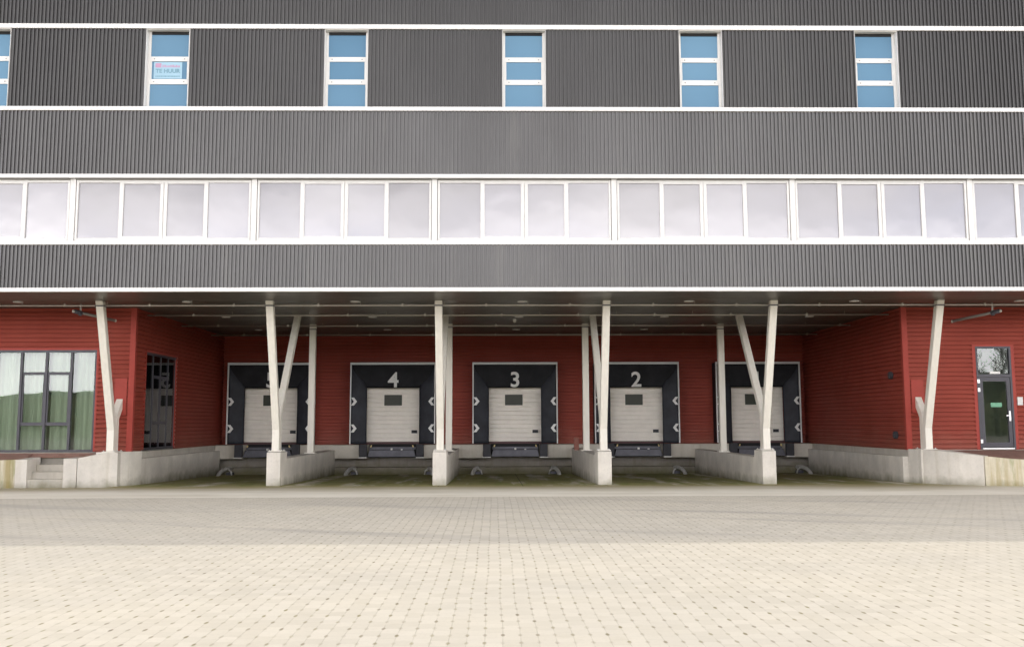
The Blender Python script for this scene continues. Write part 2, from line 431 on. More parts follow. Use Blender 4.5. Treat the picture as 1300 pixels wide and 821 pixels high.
# small upper windows
def upper_window(k):
    xc = k*B; a, b = xc-.575, xc+.575; y0 = YF+.17
    f = MB()
    f.box(a,a+.07,y0-.02,y0+.05,10.18,12.345); f.box(b-.07,b,y0-.02,y0+.05,10.18,12.345)
    for z0, z1 in ((10.18,10.25),(10.86,11.00),(11.50,11.63)): f.box(a+.07,b-.07,y0-.018,y0+.05,z0,z1)
    f.box(a-.012,a,YF-.05,y0+.05,10.18,12.345); f.box(b,b+.012,YF-.05,y0+.05,10.18,12.345)
    f.box(a+.07,a+.10,y0-.016,y0+.04,11.0,11.50); f.box(b-.10,b-.07,y0-.016,y0+.04,11.0,11.50)
    w = f.build('window', M['white'], wh, bevel=.004)
    h = MB().box(a,b,YF-.03,y0-.021,12.325,12.344).build('head_lining', M['lens'], w)
    MB().box(a+.07,b-.07,y0-.014,y0+.05,12.25,12.32).build('head_shade_bar', M['black'], w)  # solid dark bar paints in the shade below the window head
    for z0, z1, i in ((10.25,10.86,.0),(11.0,11.50,.03),(11.63,12.25,.0)):
        MB().box(a+.07+i,b-.07-i,y0+.01,y0+.02,z0,z1).build('pane', M['blue'], w)
    for z in (10.235,10.93,11.565):
        for x in (a+.17,b-.17): MB().box(x-.012,x+.012,y0-.028,y0-.0185,z-.012,z+.008).build('drain_cap', M['darkframe'], w)
edges = []
for k in range(-4,5):
    upper_window(k); edges.append((k*B-.588, k*B+.588))
prev = -HALF
for a, b in edges + [(HALF,HALF)]:
    if a-prev > .1: band(10.18, 12.345, prev, a, 'clad_d')
    prev = b
# ribbon windows: one unit per bay, four panes each
def ribbon(k):
    xc = k*B; a, b = xc-2.4, xc+2.4; y0 = YF+.12; zb, zt = 6.548, 8.232
    f = MB()
    f.box(a+.085,b-.085,y0-.02,y0+.06,zb,6.645); f.box(a+.085,b-.085,y0-.02,y0+.06,8.135,zt)
    xs = [(a+.085,a+.140),(a+1.226,a+1.315),(xc-.072,xc-.010),(xc+.010,xc+.072),(b-1.315,b-1.226),(b-.140,b-.085)]
    for x0, x1 in xs: f.box(x0,x1,y0-.024,y0+.06,zb,zt)
    f.box(xc-.010,xc+.010,y0+.0,y0+.06,zb,zt)
    w = f.build('ribbon_window', M['white'], wh, bevel=.004)
    sg = MB()
    for x0, x1 in ((a+1.315,xc-.072),(xc+.072,b-1.315)):
        sg.box(x0,x0+.02,y0-.022,y0+.05,6.645,8.135); sg.box(x1-.02,x1,y0-.022,y0+.05,6.645,8.135)
        sg.box(x0+.02,x1-.02,y0-.022,y0+.05,6.645,6.69); sg.box(x0+.02,x1-.02,y0-.022,y0+.05,8.105,8.135)
    sg.build('sash', M['white'], w)
    for j,(x0, x1) in enumerate(((a+.140,a+1.226),(a+1.335,xc-.092),(xc+.092,b-1.335),(b-1.226,b-.140))):
        z0, z1 = (6.69,8.105) if j in (1,2) else (6.645,8.135)
        # each pane sits a hair out of true, so each mirrors a slightly different patch of sky
        ty = random.uniform(-.006,.006); tx = random.uniform(-.006,.006); yy = y0+.02
        p = MB()
        p.v += [(x0,yy-tx-ty,z0),(x1,yy+tx-ty,z0),(x1,yy+tx+ty,z1),(x0,yy-tx+ty,z1),(x0,yy+.015,z0),(x1,yy+.015,z0),(x1,yy+.015,z1),(x0,yy+.015,z1)]
        for q in ((0,1,2,3),(5,4,7,6),(0,4,5,1),(1,5,6,2),(2,6,7,3),(3,7,4,0)): p.f.append(q)
        p.build('pane', M['band'], w)
    MB().box(a+.085,b-.085,YF-.03,y0-.025,8.214,8.2315).build('head_lining', M['soffit'], w)  # dark soffit colour stands in for the shade under the trim
    return w
for k in range(-4,5): ribbon(k)
for k in range(-5,5):
    x = (k+.5)*B
    if abs(x) < HALF-.1:
        MB().box(x-.072,x+.072,YF+.07,YF+.2,6.548,8.232).build('window_mullion', M['white'], wh, bevel=.006)

# red ground floor
ZR0 = ZF-.02
def zsheet(prof, axis, a, b): return MB().sheet(prof, axis, a, b).build('red_siding', M['red'], wh)
GX0, GX1, GZ1 = -15.72, -12.74, 3.97           # glazed front on the left
def front_piece(x0, x1, z0, z1): zsheet(corr_z(z0, z1, YW), 'x', x0, x1)
nrow = lambda h: round(h/.135)*.135
zc1 = ZR0 + nrow(GZ1-ZR0)
front_piece(-HALF, GX0-.06, ZR0, zc1); front_piece(GX1+.06, -XS-.10, ZR0, zc1); front_piece(-HALF, -XS-.10, zc1, ZC)
DX0, DX1, DZ1 = 13.82, 14.90, 4.03              # entrance door on the right
zd1 = ZR0 + nrow(DZ1-ZR0)
front_piece(XS+.10, DX0-.10, ZR0, zd1); front_piece(DX1+.10, HALF, ZR0, zd1); front_piece(XS+.10, HALF, zd1, ZC)
# side walls of the dock recess
SY0, SY1, SZ1 = 33.70, 36.85, 3.99              # glazing in the left side wall
zs1 = ZR0 + nrow(SZ1-ZR0)
def side_piece(sx, y0, y1, z0, z1):
    pr = corr_z(z0, z1, sx*XS, sgn=-1 if sx > 0 else 1)
    zsheet(pr, 'y', y0, y1) if False else MB_side(pr, y0, y1)
def MB_side(pr, y0, y1):
    m = MB(); n = len(pr)
    m.v += [(p[0],y0,p[1]) for p in pr] + [(p[0],y1,p[1]) for p in pr]
    for i in range(n-1): m.f.append((i,i+1,n+i+1,n+i))
    m.build('red_siding', M['red'], wh)
side_piece(-1, YW+.10, SY0-.06, ZR0, zs1); side_piece(-1, SY1+.06, YB, ZR0, zs1); side_piece(-1, YW+.10, YB, zs1, ZC)
side_piece(1, YW+.10, YB, ZR0, ZC)
zsheet(corr_z(ZR0, ZC, YB), 'x', -XS, XS)
for s in (-1, 1):                               # corner trims
    t = MB(); t.box(s*XS-(.10 if s<0 else -.0)-(.0 if s<0 else 0), s*XS+(.0 if s<0 else .10), YW-.066, YW+.0, ZR0, ZC)
    if s < 0: t.box(-XS+.002,-XS+.064,YW-.066,YW+.10,ZR0,ZC)
    else: t.box(XS-.064,XS-.002,YW-.066,YW+.10,ZR0,ZC)
    t.build('corner_trim', M['flash'], wh)
for q in ((-XS-.12,-XS+.03,YW+.02,42.39),(XS-.03,XS+.12,YW+.02,42.39),(-HALF,-XS-.122,YW-.03,YW+.1),(XS+.122,HALF,YW-.03,YW+.1)):
    MB().box(*q,.45,ZR0-.003).build('plinth', M['concd'], wh)
# flat flashing plates where the outer rear legs run into the wall
MB().box(-12.16,-11.80,YW-.075,YW-.061,2.02,3.13).build('flashing_plate', M['flash'], wh)
MB().box(11.80,12.18,YW-.075,YW-.061,2.02,3.02).build('flashing_plate', M['flash'], wh)

# glazed front (left): frame, panes, room behind
def glazing(along, a, b, fixed, z0, z1, tr, mid, nm):
    """four panes wide; the two middle ones carry a transom and a mid rail. along='x' at y=fixed, 'y' at x=fixed"""
    def bx(m, u0, u1, d0, d1, za, zb):
        if along == 'x': m.box(u0,u1,fixed+d0,fixed+d1,za,zb)
        else: m.box(fixed-d1,fixed-d0,u0,u1,za,zb)
    w = (b-a)/4; f = MB()
    bx(f,a,b,-.04,.06,z1-.075,z1); bx(f,a,b,-.04,.06,z0,z0+.06)
    for i in range(5):
        u = a+i*w; c0, c1 = (u,u+.05) if i == 0 else (u-.05,u) if i == 4 else (u-.035,u+.035)
        bx(f,c0,c1,-.05 if along == 'x' else -.014,.06,z0+.06,z1-.075)
    bx(f,a+w+.035,a+2*w-.035,-.012,.05,tr-.045,tr+.045); bx(f,a+2*w+.035,a+3*w-.035,-.012,.05,tr-.045,tr+.045)
    bx(f,a+w+.035,a+2*w-.035,-.012,.05,mid-.05,mid+.05); bx(f,a+2*w+.035,a+3*w-.035,-.012,.05,mid-.05,mid+.05)
    for u0, u1 in ((a+w+.035,a+w+.085),(a+2*w-.085,a+2*w-.035),(a+2*w+.035,a+2*w+.085),(a+3*w-.085,a+3*w-.035)):
        bx(f,u0,u1,-.01,.05,mid+.05,tr-.045)
    fr = f.build(nm, M['darkframe'], wh)
    for i in range(4):
        cuts = [(z0+.06,z1-.075)] if i in (0,3) else [(z0+.06,mid-.05),(mid+.05,tr-.045),(tr+.045,z1-.075)]
        for za, zb in cuts:
            p = MB(); bx(p,a+i*w+.03,a+(i+1)*w-.03,.0,.012,za-.005,zb+.005); p.build('pane', M['glass'], fr)
    g = MB()
    bx(g,a-.06,a-.001,-.05,.03,z0,z1+.06); bx(g,b+.001,b+.06,-.05,.03,z0,z1+.06); bx(g,a-.001,b+.001,-.05,.03,z1+.001,z1+.06)
    g.build('red_surround', M['flash'], fr)
glazing('x', GX0, GX1, YW, ZF, GZ1, 3.27, 1.77, 'glazed_front')
glazing('y', SY0, SY1, -XS, ZF+.02, SZ1, 3.25, 1.80, 'glazed_side')
room = MB()
room.box(-20.5,-11.9,39.0,39.1,.9,5.2); room.box(-20.6,-20.5,32.7,39.1,.9,5.2); room.box(-20.5,-11.9,32.8,39,5.0,5.1)
room.build('interior_wall', M['plaster'], wh)
MB().box(-20.5,-11.85,32.72,39,.80,.94).build('interior_floor', M['floor_i'], wh)
r2 = MB(); r2.box(12,18,36,36.1,.9,5.2); r2.box(12,18,32.7,36,.8,.94)
r2.build('lobby_wall', M['floor_i'], wh)
# curtains inside the glazing: loose vertical folds
def curtain(along, a, b, fixed, z0, z1, label):
    m = MB(); n = int((b-a)/.012); pr = []
    ph = random.random()*9
    for i in range(n+1):
        u = a+(b-a)*i/n; d = fixed + .055*math.sin(u*19+ph+1.7*math.sin(u*3.1)) + .02*math.sin(u*47+ph)
        pr.append((u,d) if along == 'x' else (d,u))
    m.sheet(pr, 'z', z0, z1)
    o = m.build('curtain', M['fabric'], None, org=(a if along=='x' else fixed, fixed if along=='x' else a, z0))
    md = o.modifiers.new('thickness','SOLIDIFY'); md.thickness = .006
    return tag(o, label, 'curtain', 'curtains inside the ground floor glazing')
w4 = (GX1-GX0)/4
curtain('x', GX0+.03, GX0+w4*.98, YW+.22, ZF+.02, 3.93, 'pale sheer curtain behind the outermost pane of the glazed front')
curtain('x', GX0+w4*1.02, GX0+w4*1.95, YW+.25, ZF+.02, 3.93, 'pale curtain behind the second pane of the glazed front, next to the outermost')
curtain('x', GX0+w4*2.05, GX0+w4*2.95, YW+.27, ZF+.02, 3.93, 'pale curtain in the second pane from the red corner')
curtain('x', GX0+w4*3.05, GX0+w4*3.95, YW+.24, ZF+.02, 3.93, 'pale curtain in the glazed pane nearest the red corner')
curtain('y', SY0+.15, SY1-.05, -XS-.22, ZF+.02, 3.93, 'cream curtain behind the tall side window in the dock recess')

# entrance door (right)
y0 = YW
f = MB(); f.box(DX0,DX0+.06,y0-.06,y0+.04,ZF,DZ1); f.box(DX1-.06,DX1,y0-.06,y0+.04,ZF,DZ1); f.box(DX0+.06,DX1-.06,y0-.06,y0+.04,DZ1-.06,DZ1); f.box(DX0+.06,DX1-.06,y0-.06,y0+.04,3.10,3.19)
ed = f.build('entrance_door', M['darkframe'], wh)
l = MB(); l.box(DX0+.07,DX0+.18,y0-.045,y0+.02,1.0,3.09); l.box(DX1-.18,DX1-.07,y0-.045,y0+.02,1.0,3.09)
l.box(DX0+.18,DX1-.18,y0-.045,y0+.02,1.0,1.14); l.box(DX0+.18,DX1-.18,y0-.045,y0+.02,2.97,3.09)
l.build('door_leaf', M['darkframe'], ed)
MB().box(DX0+.18,DX1-.18,y0-.01,y0+.0,1.14,2.97).build('door_pane', M['glass'], ed)
MB().box(DX0+.06,DX1-.06,y0-.01,y0+.0,3.19,DZ1-.06).build('transom_pane', M['glass'], ed)
MB().box(DX0+.40,DX0+.74,y0-.014,y0-.011,2.20,2.33).build('green_sticker', M['green'], ed)
MB().box(DX0+.40,DX0+.72,y0-.065,y0-.061,3.20,3.27).build('white_label', M['marking'], ed)
h = MB(); h.box(DX1-.155,DX1-.105,y0-.058,y0-.046,1.78,2.08); h.box(DX1-.26,DX1-.12,y0-.095,y0-.075,1.93,1.955); h.box(DX1-.14,DX1-.12,y0-.075,y0-.058,1.93,1.955); h.build('handle', M['chrome'], ed)
h = MB(); [h.box(DX0+.005,DX0+.075,y0-.085,y0-.061,z,z+.11) for z in (1.12,2.66,2.92)]; h.build('hinges', M['chrome'], ed)
MB().box(DX0+.06,DX1-.06,y0-.09,y0-.0,ZF-.01,ZF+.03).build('threshold', M['chrome'], ed)
g = MB(); g.box(DX0-.10,DX0-.001,y0-.05,y0+.02,ZR0,DZ1+.08); g.box(DX1+.001,DX1+.10,y0-.05,y0+.02,ZR0,DZ1+.08); g.box(DX0-.001,DX1+.001,y0-.05,y0+.02,DZ1+.001,DZ1+.08); g.build('red_surround', M['flash'], ed)

# ------------------------------------------------------------------ docks
YL = 42.4
def dock_door(xc):
    p = []; z = ZF+.08; y0 = 43.19
    m = MB(); n = 14; hh = (3.42-z)/n; pr = []
    for i in range(n):
        a = z+i*hh; pr += [(y0+.03,a),(y0,a+.022),(y0,a+hh-.012)]
    pr += [(y0+.014,z+n*hh),(y0+.08,z+n*hh),(y0+.08,z)]
    m.prism([(q[0],q[1]) for q in pr], 'x', xc-1.12, xc+1.12)
    d = m.build('dock_door', M['doorw'], wh)
    MB().box(xc-.39,xc+.31,y0-.022,y0-.004,2.46,2.88).box(xc-.36,xc+.28,y0-.028,y0-.02,2.49,2.85).build('door_window', M['doorwin'], d)
    MB().box(xc+.70,xc+.92,y0-.045,y0-.002,1.37,1.49).build('lock_box', M['rubber'], d)
    MB().box(xc-1.12,xc+1.12,y0-.02,y0+.06,ZF,ZF+.078).build('bottom_seal', M['rail'], d)
def apron(xc, xl, xr):
    for x0, x1 in ((xl,xc-.96),(xc+.96,xr)): MB().box(x0,x1,YL,YB-.05,.41,.93).build('dock_apron', M['concd'], wh, bevel=.012)
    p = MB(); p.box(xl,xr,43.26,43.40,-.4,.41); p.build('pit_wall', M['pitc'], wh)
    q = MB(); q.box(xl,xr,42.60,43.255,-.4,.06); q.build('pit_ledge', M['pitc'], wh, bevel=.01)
    MB().box(xc-.955,xc+.955,43.10,43.25,.42,ZF).build('leveler_recess', M['black'], wh)  # near-black block paints in the unlit depth behind the leveler
num_names = {-2:'5',-1:'4',0:'3',1:'2',2:'1'}
for k in range(-2,3):
    xc = k*B; dock_door(xc)
    apron(xc, xc-2.398 if k > -2 else -XS-.11, xc+2.398 if k < 2 else XS+.11)

def text_mesh(body, size, name, mat, parent, loc, bold=.0, ext=.006, squash=1.0):
    cu = bpy.data.curves.new('glyph','FONT'); cu.body = body; cu.size = size; cu.align_x = 'CENTER'; cu.align_y = 'CENTER'; cu.extrude = ext; cu.offset = bold; cu.resolution_u = 6
    o = bpy.data.objects.new('glyph', cu); COL.objects.link(o)
    bpy.context.view_layer.update()
    me = bpy.data.meshes.new_from_object(o.evaluated_get(bpy.context.evaluated_depsgraph_get()))
    bpy.data.objects.remove(o); me.name = name
    me.transform(Matrix.Rotation(R(90),4,'X') @ Matrix.Diagonal((squash,1,1,1)))
    zs = [v.co.z for v in me.vertices]; xs_ = [v.co.x for v in me.vertices]
    me.transform(Matrix.Translation((-(min(xs_)+max(xs_))/2, 0, -(min(zs)+max(zs))/2)))
    me.materials.clear(); me.materials.append(mat)
    ob = bpy.data.objects.new(name, me); COL.objects.link(ob); ob.parent = parent; ob.location = Vector(loc) - world_loc(parent)
    return ob

def ruffle(m, pts, n, ax, dep, amp):
    pass
def make_shelter(k):
    xc = k*B; YS = 42.55; z0 = .965; z1 = 4.135; H = 1.675
    t = thing('dock_shelter', (xc,YS,z0), 'black dock shelter with white chevrons carrying the white number ' + num_names[k], 'dock shelter', 'numbered dock shelters along the red wall')
    f = MB(); f.box(xc-H,xc-H+.05,YS-.03,YS+.03,z0,z1-.09); f.box(xc+H-.05,xc+H,YS-.03,YS+.03,z0,z1-.09); f.box(xc-H,xc+H,YS-.03,YS+.03,z1-.089,z1)
    f.build('frame', M['white'], t, bevel=.005)
    s = MB(); s.box(xc-H+.006,xc-H+.03,YS+.031,YB-.05,z0,z1-.02); s.box(xc+H-.03,xc+H-.006,YS+.031,YB-.05,z0,z1-.02); s.box(xc-H+.03,xc+H-.03,YS+.031,YB-.05,z1-.05,z1-.02)
    s.build('side_skin', M['curtain_b'], t)
    # head curtain: hangs back towards the door, gently sagging
    rnd = random.Random(k+50)
    hc = MB(); nx, nz = 24, 10
    def hp(i,j):
        x = xc-1.62+3.24*i/nx; u = j/nz; z = 4.05 - (4.05-3.155)*u
        return (x, YS+.05+.20*u+.018*math.sin(i*.9+k*2)*u+rnd.uniform(-.005,.005), z - .012*math.sin(math.pi*i/nx)*u)
    base = [[hp(i,j) for i in range(nx+1)] for j in range(nz+1)]
    n0 = len(hc.v)
    for r_ in base: hc.v += r_
    for j in range(nz):
        for i in range(nx): a = j*(nx+1)+i; hc.f.append((a,a+1,a+nx+2,a+nx+1))
    o = hc.build('head_curtain', M['curtain_b'], t, smooth=True); md = o.modifiers.new('thickness','SOLIDIFY'); md.thickness = .006; md.offset = 1
    for s_ in (-1,1):
        sc = MB(); nu, nv = 8, 24
        for j in range(nv+1):
            z = z0+.0 + (4.045-z0)*j/nv
            win = 1.03 if z <= 3.16 else 1.03+(1.60-1.03)*((z-3.16)/(4.045-3.16))
            for i in range(nu+1):
                u = i/nu; x = 1.622-(1.622-win)*u
                sc.v.append((xc+s_*x, YS+.04+.17*u*(1 if z<3.16 else 1)-.02*math.sin(math.pi*u)+rnd.uniform(-.004,.004)+.008*math.sin(z*4+k+s_), z))
        for j in range(nv):
            for i in range(nu): a = j*(nu+1)+i; sc.f.append((a,a+1,a+nu+2,a+nu+1))
        o = sc.build('side_curtain', M['curtain_g'], t, smooth=True); md = o.modifiers.new('thickness','SOLIDIFY'); md.thickness = .006; md.offset = 0
        for zc_ in (2.61,1.565):
            c0 = xc+s_*1.635; d = -s_; hh = .155
            poly = [(c0,zc_+hh),(c0+d*.12,zc_+hh),(c0+d*.24,zc_),(c0+d*.12,zc_-hh),(c0,zc_-hh),(c0+d*.118,zc_)]
            MB().prism(poly,'y',YS-.012,YS-.002).build('chevron', M['marking'], t)
    text_mesh(num_names[k], .82, 'number', M['marking'], t, (xc-.0, YS+.105, 3.46), bold=.016, squash=1.02)
    return t
for k in range(-2,3): make_shelter(k)

def make_leveler():
    t = thing('dock_leveler', (0,YL,.41), '', 'dock leveler', 'dock levelers below the dock doors')
    MB().prism([(-.86,.73),(.86,.73),(.93,.50),(.93,.47),(-.93,.47),(-.93,.50)],'y',YL-.10,YL-.02).build('lip_plate', M['levsteel'], t, bevel=.008)
    MB().box(-.93,.93,YL-.02,YL+.6,.47,.50).box(-.90,.90,YL+.3,YL+.34,.74,.84).build('frame', M['levsteel'], t)
    MB().box(-.035,.035,YL-.12,YL+.04,.732,.80).build('lip_stop', M['galv'], t)
    MB().box(.36,.42,YL-.12,YL+.02,.732,.765).build('lip_stop', M['galv'], t)
    for s in (-1,1):
        b = MB().box(*sorted((s*.955,s*1.25)),YL-.22,YL-.004,.47,.955).build('bumper', M['rubber'], t, bevel=.015)
        MB().box(*sorted((s*.95,s*1.27)),YL-.23,YL-.006,.425,.465).build('bumper_shelf', M['galv'], t)
        MB().prism([(s*.78,.92),(s*.82,.92),(s*.85,.84),(s*.80,.84)],'y',YL+.05,YL+.09).build('lip_keeper', M['yellow'], t)
    return t
lv = make_leveler()
for k in range(-2,3):
    lab = 'dark steel dock leveler with rubber bumpers beneath shelter ' + num_names[k]
    if k == -2: lv.location = (k*B,YL,.41); lv['label'] = lab
    else: dup(lv, (k*B,YL,.41), lab)

def make_guide(s):
    t = thing('wheel_guide', (0,42.0,-.2), '', 'wheel guide', 'curved steel wheel guides on the dock ramp')
    path = [(0,42.62,.02),(-s*.02,42.3,.045),(-s*.06,42.05,.04),(-s*.12,41.8,.0),(-s*.17,41.6,-.07),(-s*.20,41.47,-.16),(-s*.21,41.42,-.24)]
    # smooth the path
    pp = []
    for i in range(len(path)-1):
        for q in range(3): pp.append(tuple(a+(b-a)*q/3 for a,b in zip(path[i],path[i+1])))
    pp.append(path[-1])
    MB().tube(pp, .072, 12).build('bent_tube', M['galv'], t, smooth=True)
    MB().box(-.10,.14,42.25,42.55,-.26,-.10).build('foot_bracket', M['levsteel'], t)
    MB().tube([(s*.0,42.1,.03),(s*.12,42.1,-.05),(s*.16,42.1,-.22)], .03, 8).build('brace', M['galv'], t, smooth=True)
    return t
for s in (-1,1):
    src = make_guide(-s)
    for k in range(-2,3):
        lab = ('left' if s < 0 else 'right') + '-hand curved grey wheel guide on the ramp below shelter ' + num_names[k]
        loc = (k*B+s*1.45, 42.0, -.2)
        if k == -2: src.location = loc; src['label'] = lab
        else: dup(src, loc, lab)

# ------------------------------------------------------------------ concrete walls between the docks
plab = {-7.2:'between docks 5 and 4', -2.4:'between docks 4 and 3', 2.4:'between docks 3 and 2', 7.2:'between docks 2 and 1'}
for x in (-7.2,-2.4,2.4,7.2):
    zt = .735 if abs(x) > 5 else .80
    poly = [(31.65,-.4),(31.65,.935),(32.66,.935),(32.66,zt),(42.385,zt),(42.385,-.5)]
    o = MB().prism(poly,'x',x-.2,x+.2).build('dock_wall', M['conc'], None, org=(x,31.65,0), bevel=.015)
    tag(o, 'low concrete wall with a raised end block '+plab[x], 'concrete wall', 'concrete walls between the docks')

# outer retaining walls, following the measured curve
def curved_wall(pts, tops, thick, label, mat, sgn):
    m = MB(); n = len(pts); inner = []
    for i, p in enumerate(pts):
        a = Vector(pts[max(i-1,0)]); b = Vector(pts[min(i+1,n-1)]); d = (b-a).normalized(); nn = Vector((-d.y,d.x))*sgn
        inner.append((p[0]+nn.x*thick, p[1]+nn.y*thick))
    for (x,y),(u,v),z in zip(pts,inner,tops): m.v += [(x,y,-.45),(x,y,z),(u,v,z),(u,v,-.45)]
    for i in range(n-1):
        a = 4*i
        for j in range(4): k = (j+1)%4; m.f.append((a+j,a+k,a+4+k,a+4+j))
    m.f.append((0,1,2,3)); m.f.append((4*n-1,4*n-2,4*n-3,4*n-4))
    o = m.build('retaining_wall', mat, None, org=(pts[0][0],pts[0][1],0), bevel=.012)
    return tag(o, label, 'retaining wall')
def arc(ctrl, n=8):
    """Catmull-Rom through control points (x,y,z)"""
    P = [Vector(c) for c in ctrl]; out = []
    for i in range(len(P)-1):
        p0 = P[max(i-1,0)]; p1 = P[i]; p2 = P[i+1]; p3 = P[min(i+2,len(P)-1)]
        for q in range(n):
            t = q/n
            out.append(.5*((2*p1)+(p2-p0)*t+(2*p0-5*p1+4*p2-p3)*t*t+(3*p1-p0-3*p2+p3)*t**3))
    out.append(P[-1]); return out
rc = arc([(11.60,32.50,.955),(11.66,31.95,.955),(11.85,31.40,.95),(12.25,30.75,.90),(12.84,30.22,.81)])
curved_wall([(p.x,p.y) for p in rc], [p.z for p in rc], .42, 'curved pale concrete retaining wall right of dock 1', M['conc'], 1)
curved_wall([(12.86,30.21),(13.6,29.98),(15,29.9),(22,29.9)], [.805,.735,.66,.45], .30, 'mossy yellow stained retaining wall in front of the entrance door', M['mossy'], 1)
lc = arc([(-11.42,33.0,.955),(-11.56,32.25,.955),(-11.88,31.75,.95),(-12.35,31.45,.87),(-12.72,31.36,.80)])
curved_wall([(p.x,p.y) for p in lc], [p.z for p in lc], .42, 'curved grey concrete retaining wall left of dock 5', M['conc'], -1)
o = MB().prism([(31.36,-.4),(31.36,.79),(32.3,.80),(32.3,-.4)],'x',-13.12,-12.74).build('stair_cheek', M['conc'], None, org=(-12.93,31.36,0), bevel=.012)
tag(o, 'pale concrete cheek block at the right side of the small steps', 'concrete block')
o = MB().prism([(31.36,-.4),(31.36,.76),(32.3,.80),(32.3,-.4)],'x',-14.48,-14.15).build('stair_cheek', M['conc'], None, org=(-14.3,31.36,0), bevel=.012)
tag(o, 'grey concrete cheek block left of the small steps', 'concrete block')
curved_wall([(-14.485,31.42),(-15.4,31.48),(-22,31.5)], [.765,.73,.5], .3, 'moss covered retaining wall left of the concrete steps', M['mossy'], -1)
st = MB().prism([(31.42,-.2),(31.42,.20),(31.72,.20),(31.72,.40),(32.02,.40),(32.02,.60),(32.32,.60),(32.32,-.2)],'x',-14.148,-13.122).build('concrete_steps', M['concd'], None, org=(-13.6,31.4,0), bevel=.012)
tag(st, 'small flight of concrete steps up to the left terrace', 'steps')
# low walls along the sides of the recess
for s, lab, ys in ((-1,'low concrete wall along the left side of dock 5',33.02),(1,'low concrete wall along the right side of dock 1',32.52)):
    o = MB().box(*sorted((s*11.44,s*(XS-.035))),ys,42.38,-.5,.735).build('side_wall', M['conc'], None, org=(s*11.5,ys,0), bevel=.012)
    tag(o, lab, 'concrete wall')
# terraces: brown brick from the walls back to the red front
def terrace(front, name):
    m = MB(); n = len(front)
    for x,y,z in front: m.v += [(x,y,z),(x,YW-.035,ZF-.035)]
    for i in range(n-1): a = 2*i; m.f.append((a,a+2,a+3,a+1))
    struct(m.build(name, M['terrace']))
terrace([(11.98,32.3,.90),(12.1,31.75,.90),(12.5,31.1,.85),(13.0,30.5,.76),(13.7,30.26,.695),(15,30.19,.62),(21.6,30.19,.42)], 'brick_terrace')
terrace([(-21.6,31.78,.49),(-15.4,31.76,.69),(-14.49,31.72,.73),(-14.488,32.3,.785),(-13.0,32.32,.785),(-12.73,32.31,.79),(-12.728,31.77,.77),(-12.3,31.9,.84),(-12.1,32.0,.87),(-11.92,32.3,.90)], 'brick_terrace')
# bases under the outer V columns
for s, yb, lab in ((-1,31.62,'left'),(1,31.60,'right')):
    o = MB().box(s*12-.33,s*12+.30,31.70,YW-.05,-.3,.955).build('column_plinth', M['conc'], None, org=(s*12,32,0), bevel=.012)
    tag(o, 'pale concrete plinth under the outermost '+lab+' leaning column', 'concrete plinth')

# ------------------------------------------------------------------ steel columns
def make_v(stub):
    """a bent front leg leaning out to the soffit edge and a rear leg leaning back"""
    z0 = .955; t = thing('leaning_column', (0,32.0,z0), '', 'column', 'V-shaped columns along the front of the docks')
    w = .105
    MB().prism([(31.86,z0+.02),(32.075,z0+.02),(32.075,1.63),(30.735,5.225),(30.50,5.225),(31.86,1.585)],'x',-w,w).build('front_leg', M['column'], t, bevel=.012)
    if stub: poly = [(32.08,z0+.02),(32.29,z0+.02),(32.29,1.90),(32.66,2.33),(32.66,2.66),(32.08,1.985)]
    else: poly = [(32.08,z0+.02),(32.29,z0+.02),(32.29,1.90),(35.16,5.225),(34.87,5.225),(32.08,1.985)]
    MB().prism(poly,'x',-w+.008,w-.008).build('rear_leg', M['column'], t, bevel=.012)
    MB().box(-.19,.19,31.76,32.44,z0-.005,z0+.018).build('base_plate', M['column'], t)
    b = MB()
    for x in (-.15,.15):
        for y in (31.80,32.07,32.40): b.tube([(x,y,z0+.018),(x,y,z0+.05)], .016, 6)
    b.build('anchor_bolts', M['galv'], t)
    MB().box(-w-.012,w+.012,30.53,30.82,5.07,5.10).build('collar', M['levsteel'], t)
    return t
v = make_v(False)
for x, lab in ((-7.2,'off-white V-shaped steel column in front of dock 5'),(-2.4,'off-white V-shaped steel column between shelters 4 and 3'),(2.4,'off-white V-shaped steel column between shelters 3 and 2'),(7.2,'off-white V-shaped steel column in front of dock 1')):
    if x == -7.2: v.location.x = x; v['label'] = lab
    else: dup(v, (x,32.0,.955), lab)
v = make_v(True)
v.location.x = -12; v['label'] = 'off-white leaning steel column beside the glazed front, rear stub entering red wall'
dup(v, (12,32.0,.955), 'off-white leaning steel column near the entrance door, rear stub entering red wall')
def make_post():
    t = thing('steel_post', (0,38,.74), '', 'post', 'upright posts behind the V columns')
    MB().box(-.11,.11,37.9,38.12,.77,5.225).build('shaft', M['column'], t, bevel=.012)
    MB().box(-.19,.19,37.82,38.2,.735,.768).build('base_plate', M['column'], t)
    MB().box(-.125,.125,37.885,38.135,5.03,5.06).build('collar', M['levsteel'], t)
    return t
p = make_post()
for x, lab in ((-7.2,'upright off-white post on the wall between docks 5 and 4'),(-2.4,'upright off-white post on the wall between docks 4 and 3'),(2.4,'upright off-white post on the wall between docks 3 and 2'),(7.2,'upright off-white post on the wall between docks 2 and 1')):
    loc = (x,38,.74 if abs(x)>5 else .803)
    if x == -7.2: p.location = loc; p['label'] = lab
    else: dup(p, loc, lab)
o = MB().box(2.02,2.19,38.6,38.8,.80,1.24).build('switch_box', M['brown'], None, org=(2.1,38.7,.8), bevel=.01)
o = tag(o, 'small brown box beside the foot of the post between docks 3 and 2', 'box')

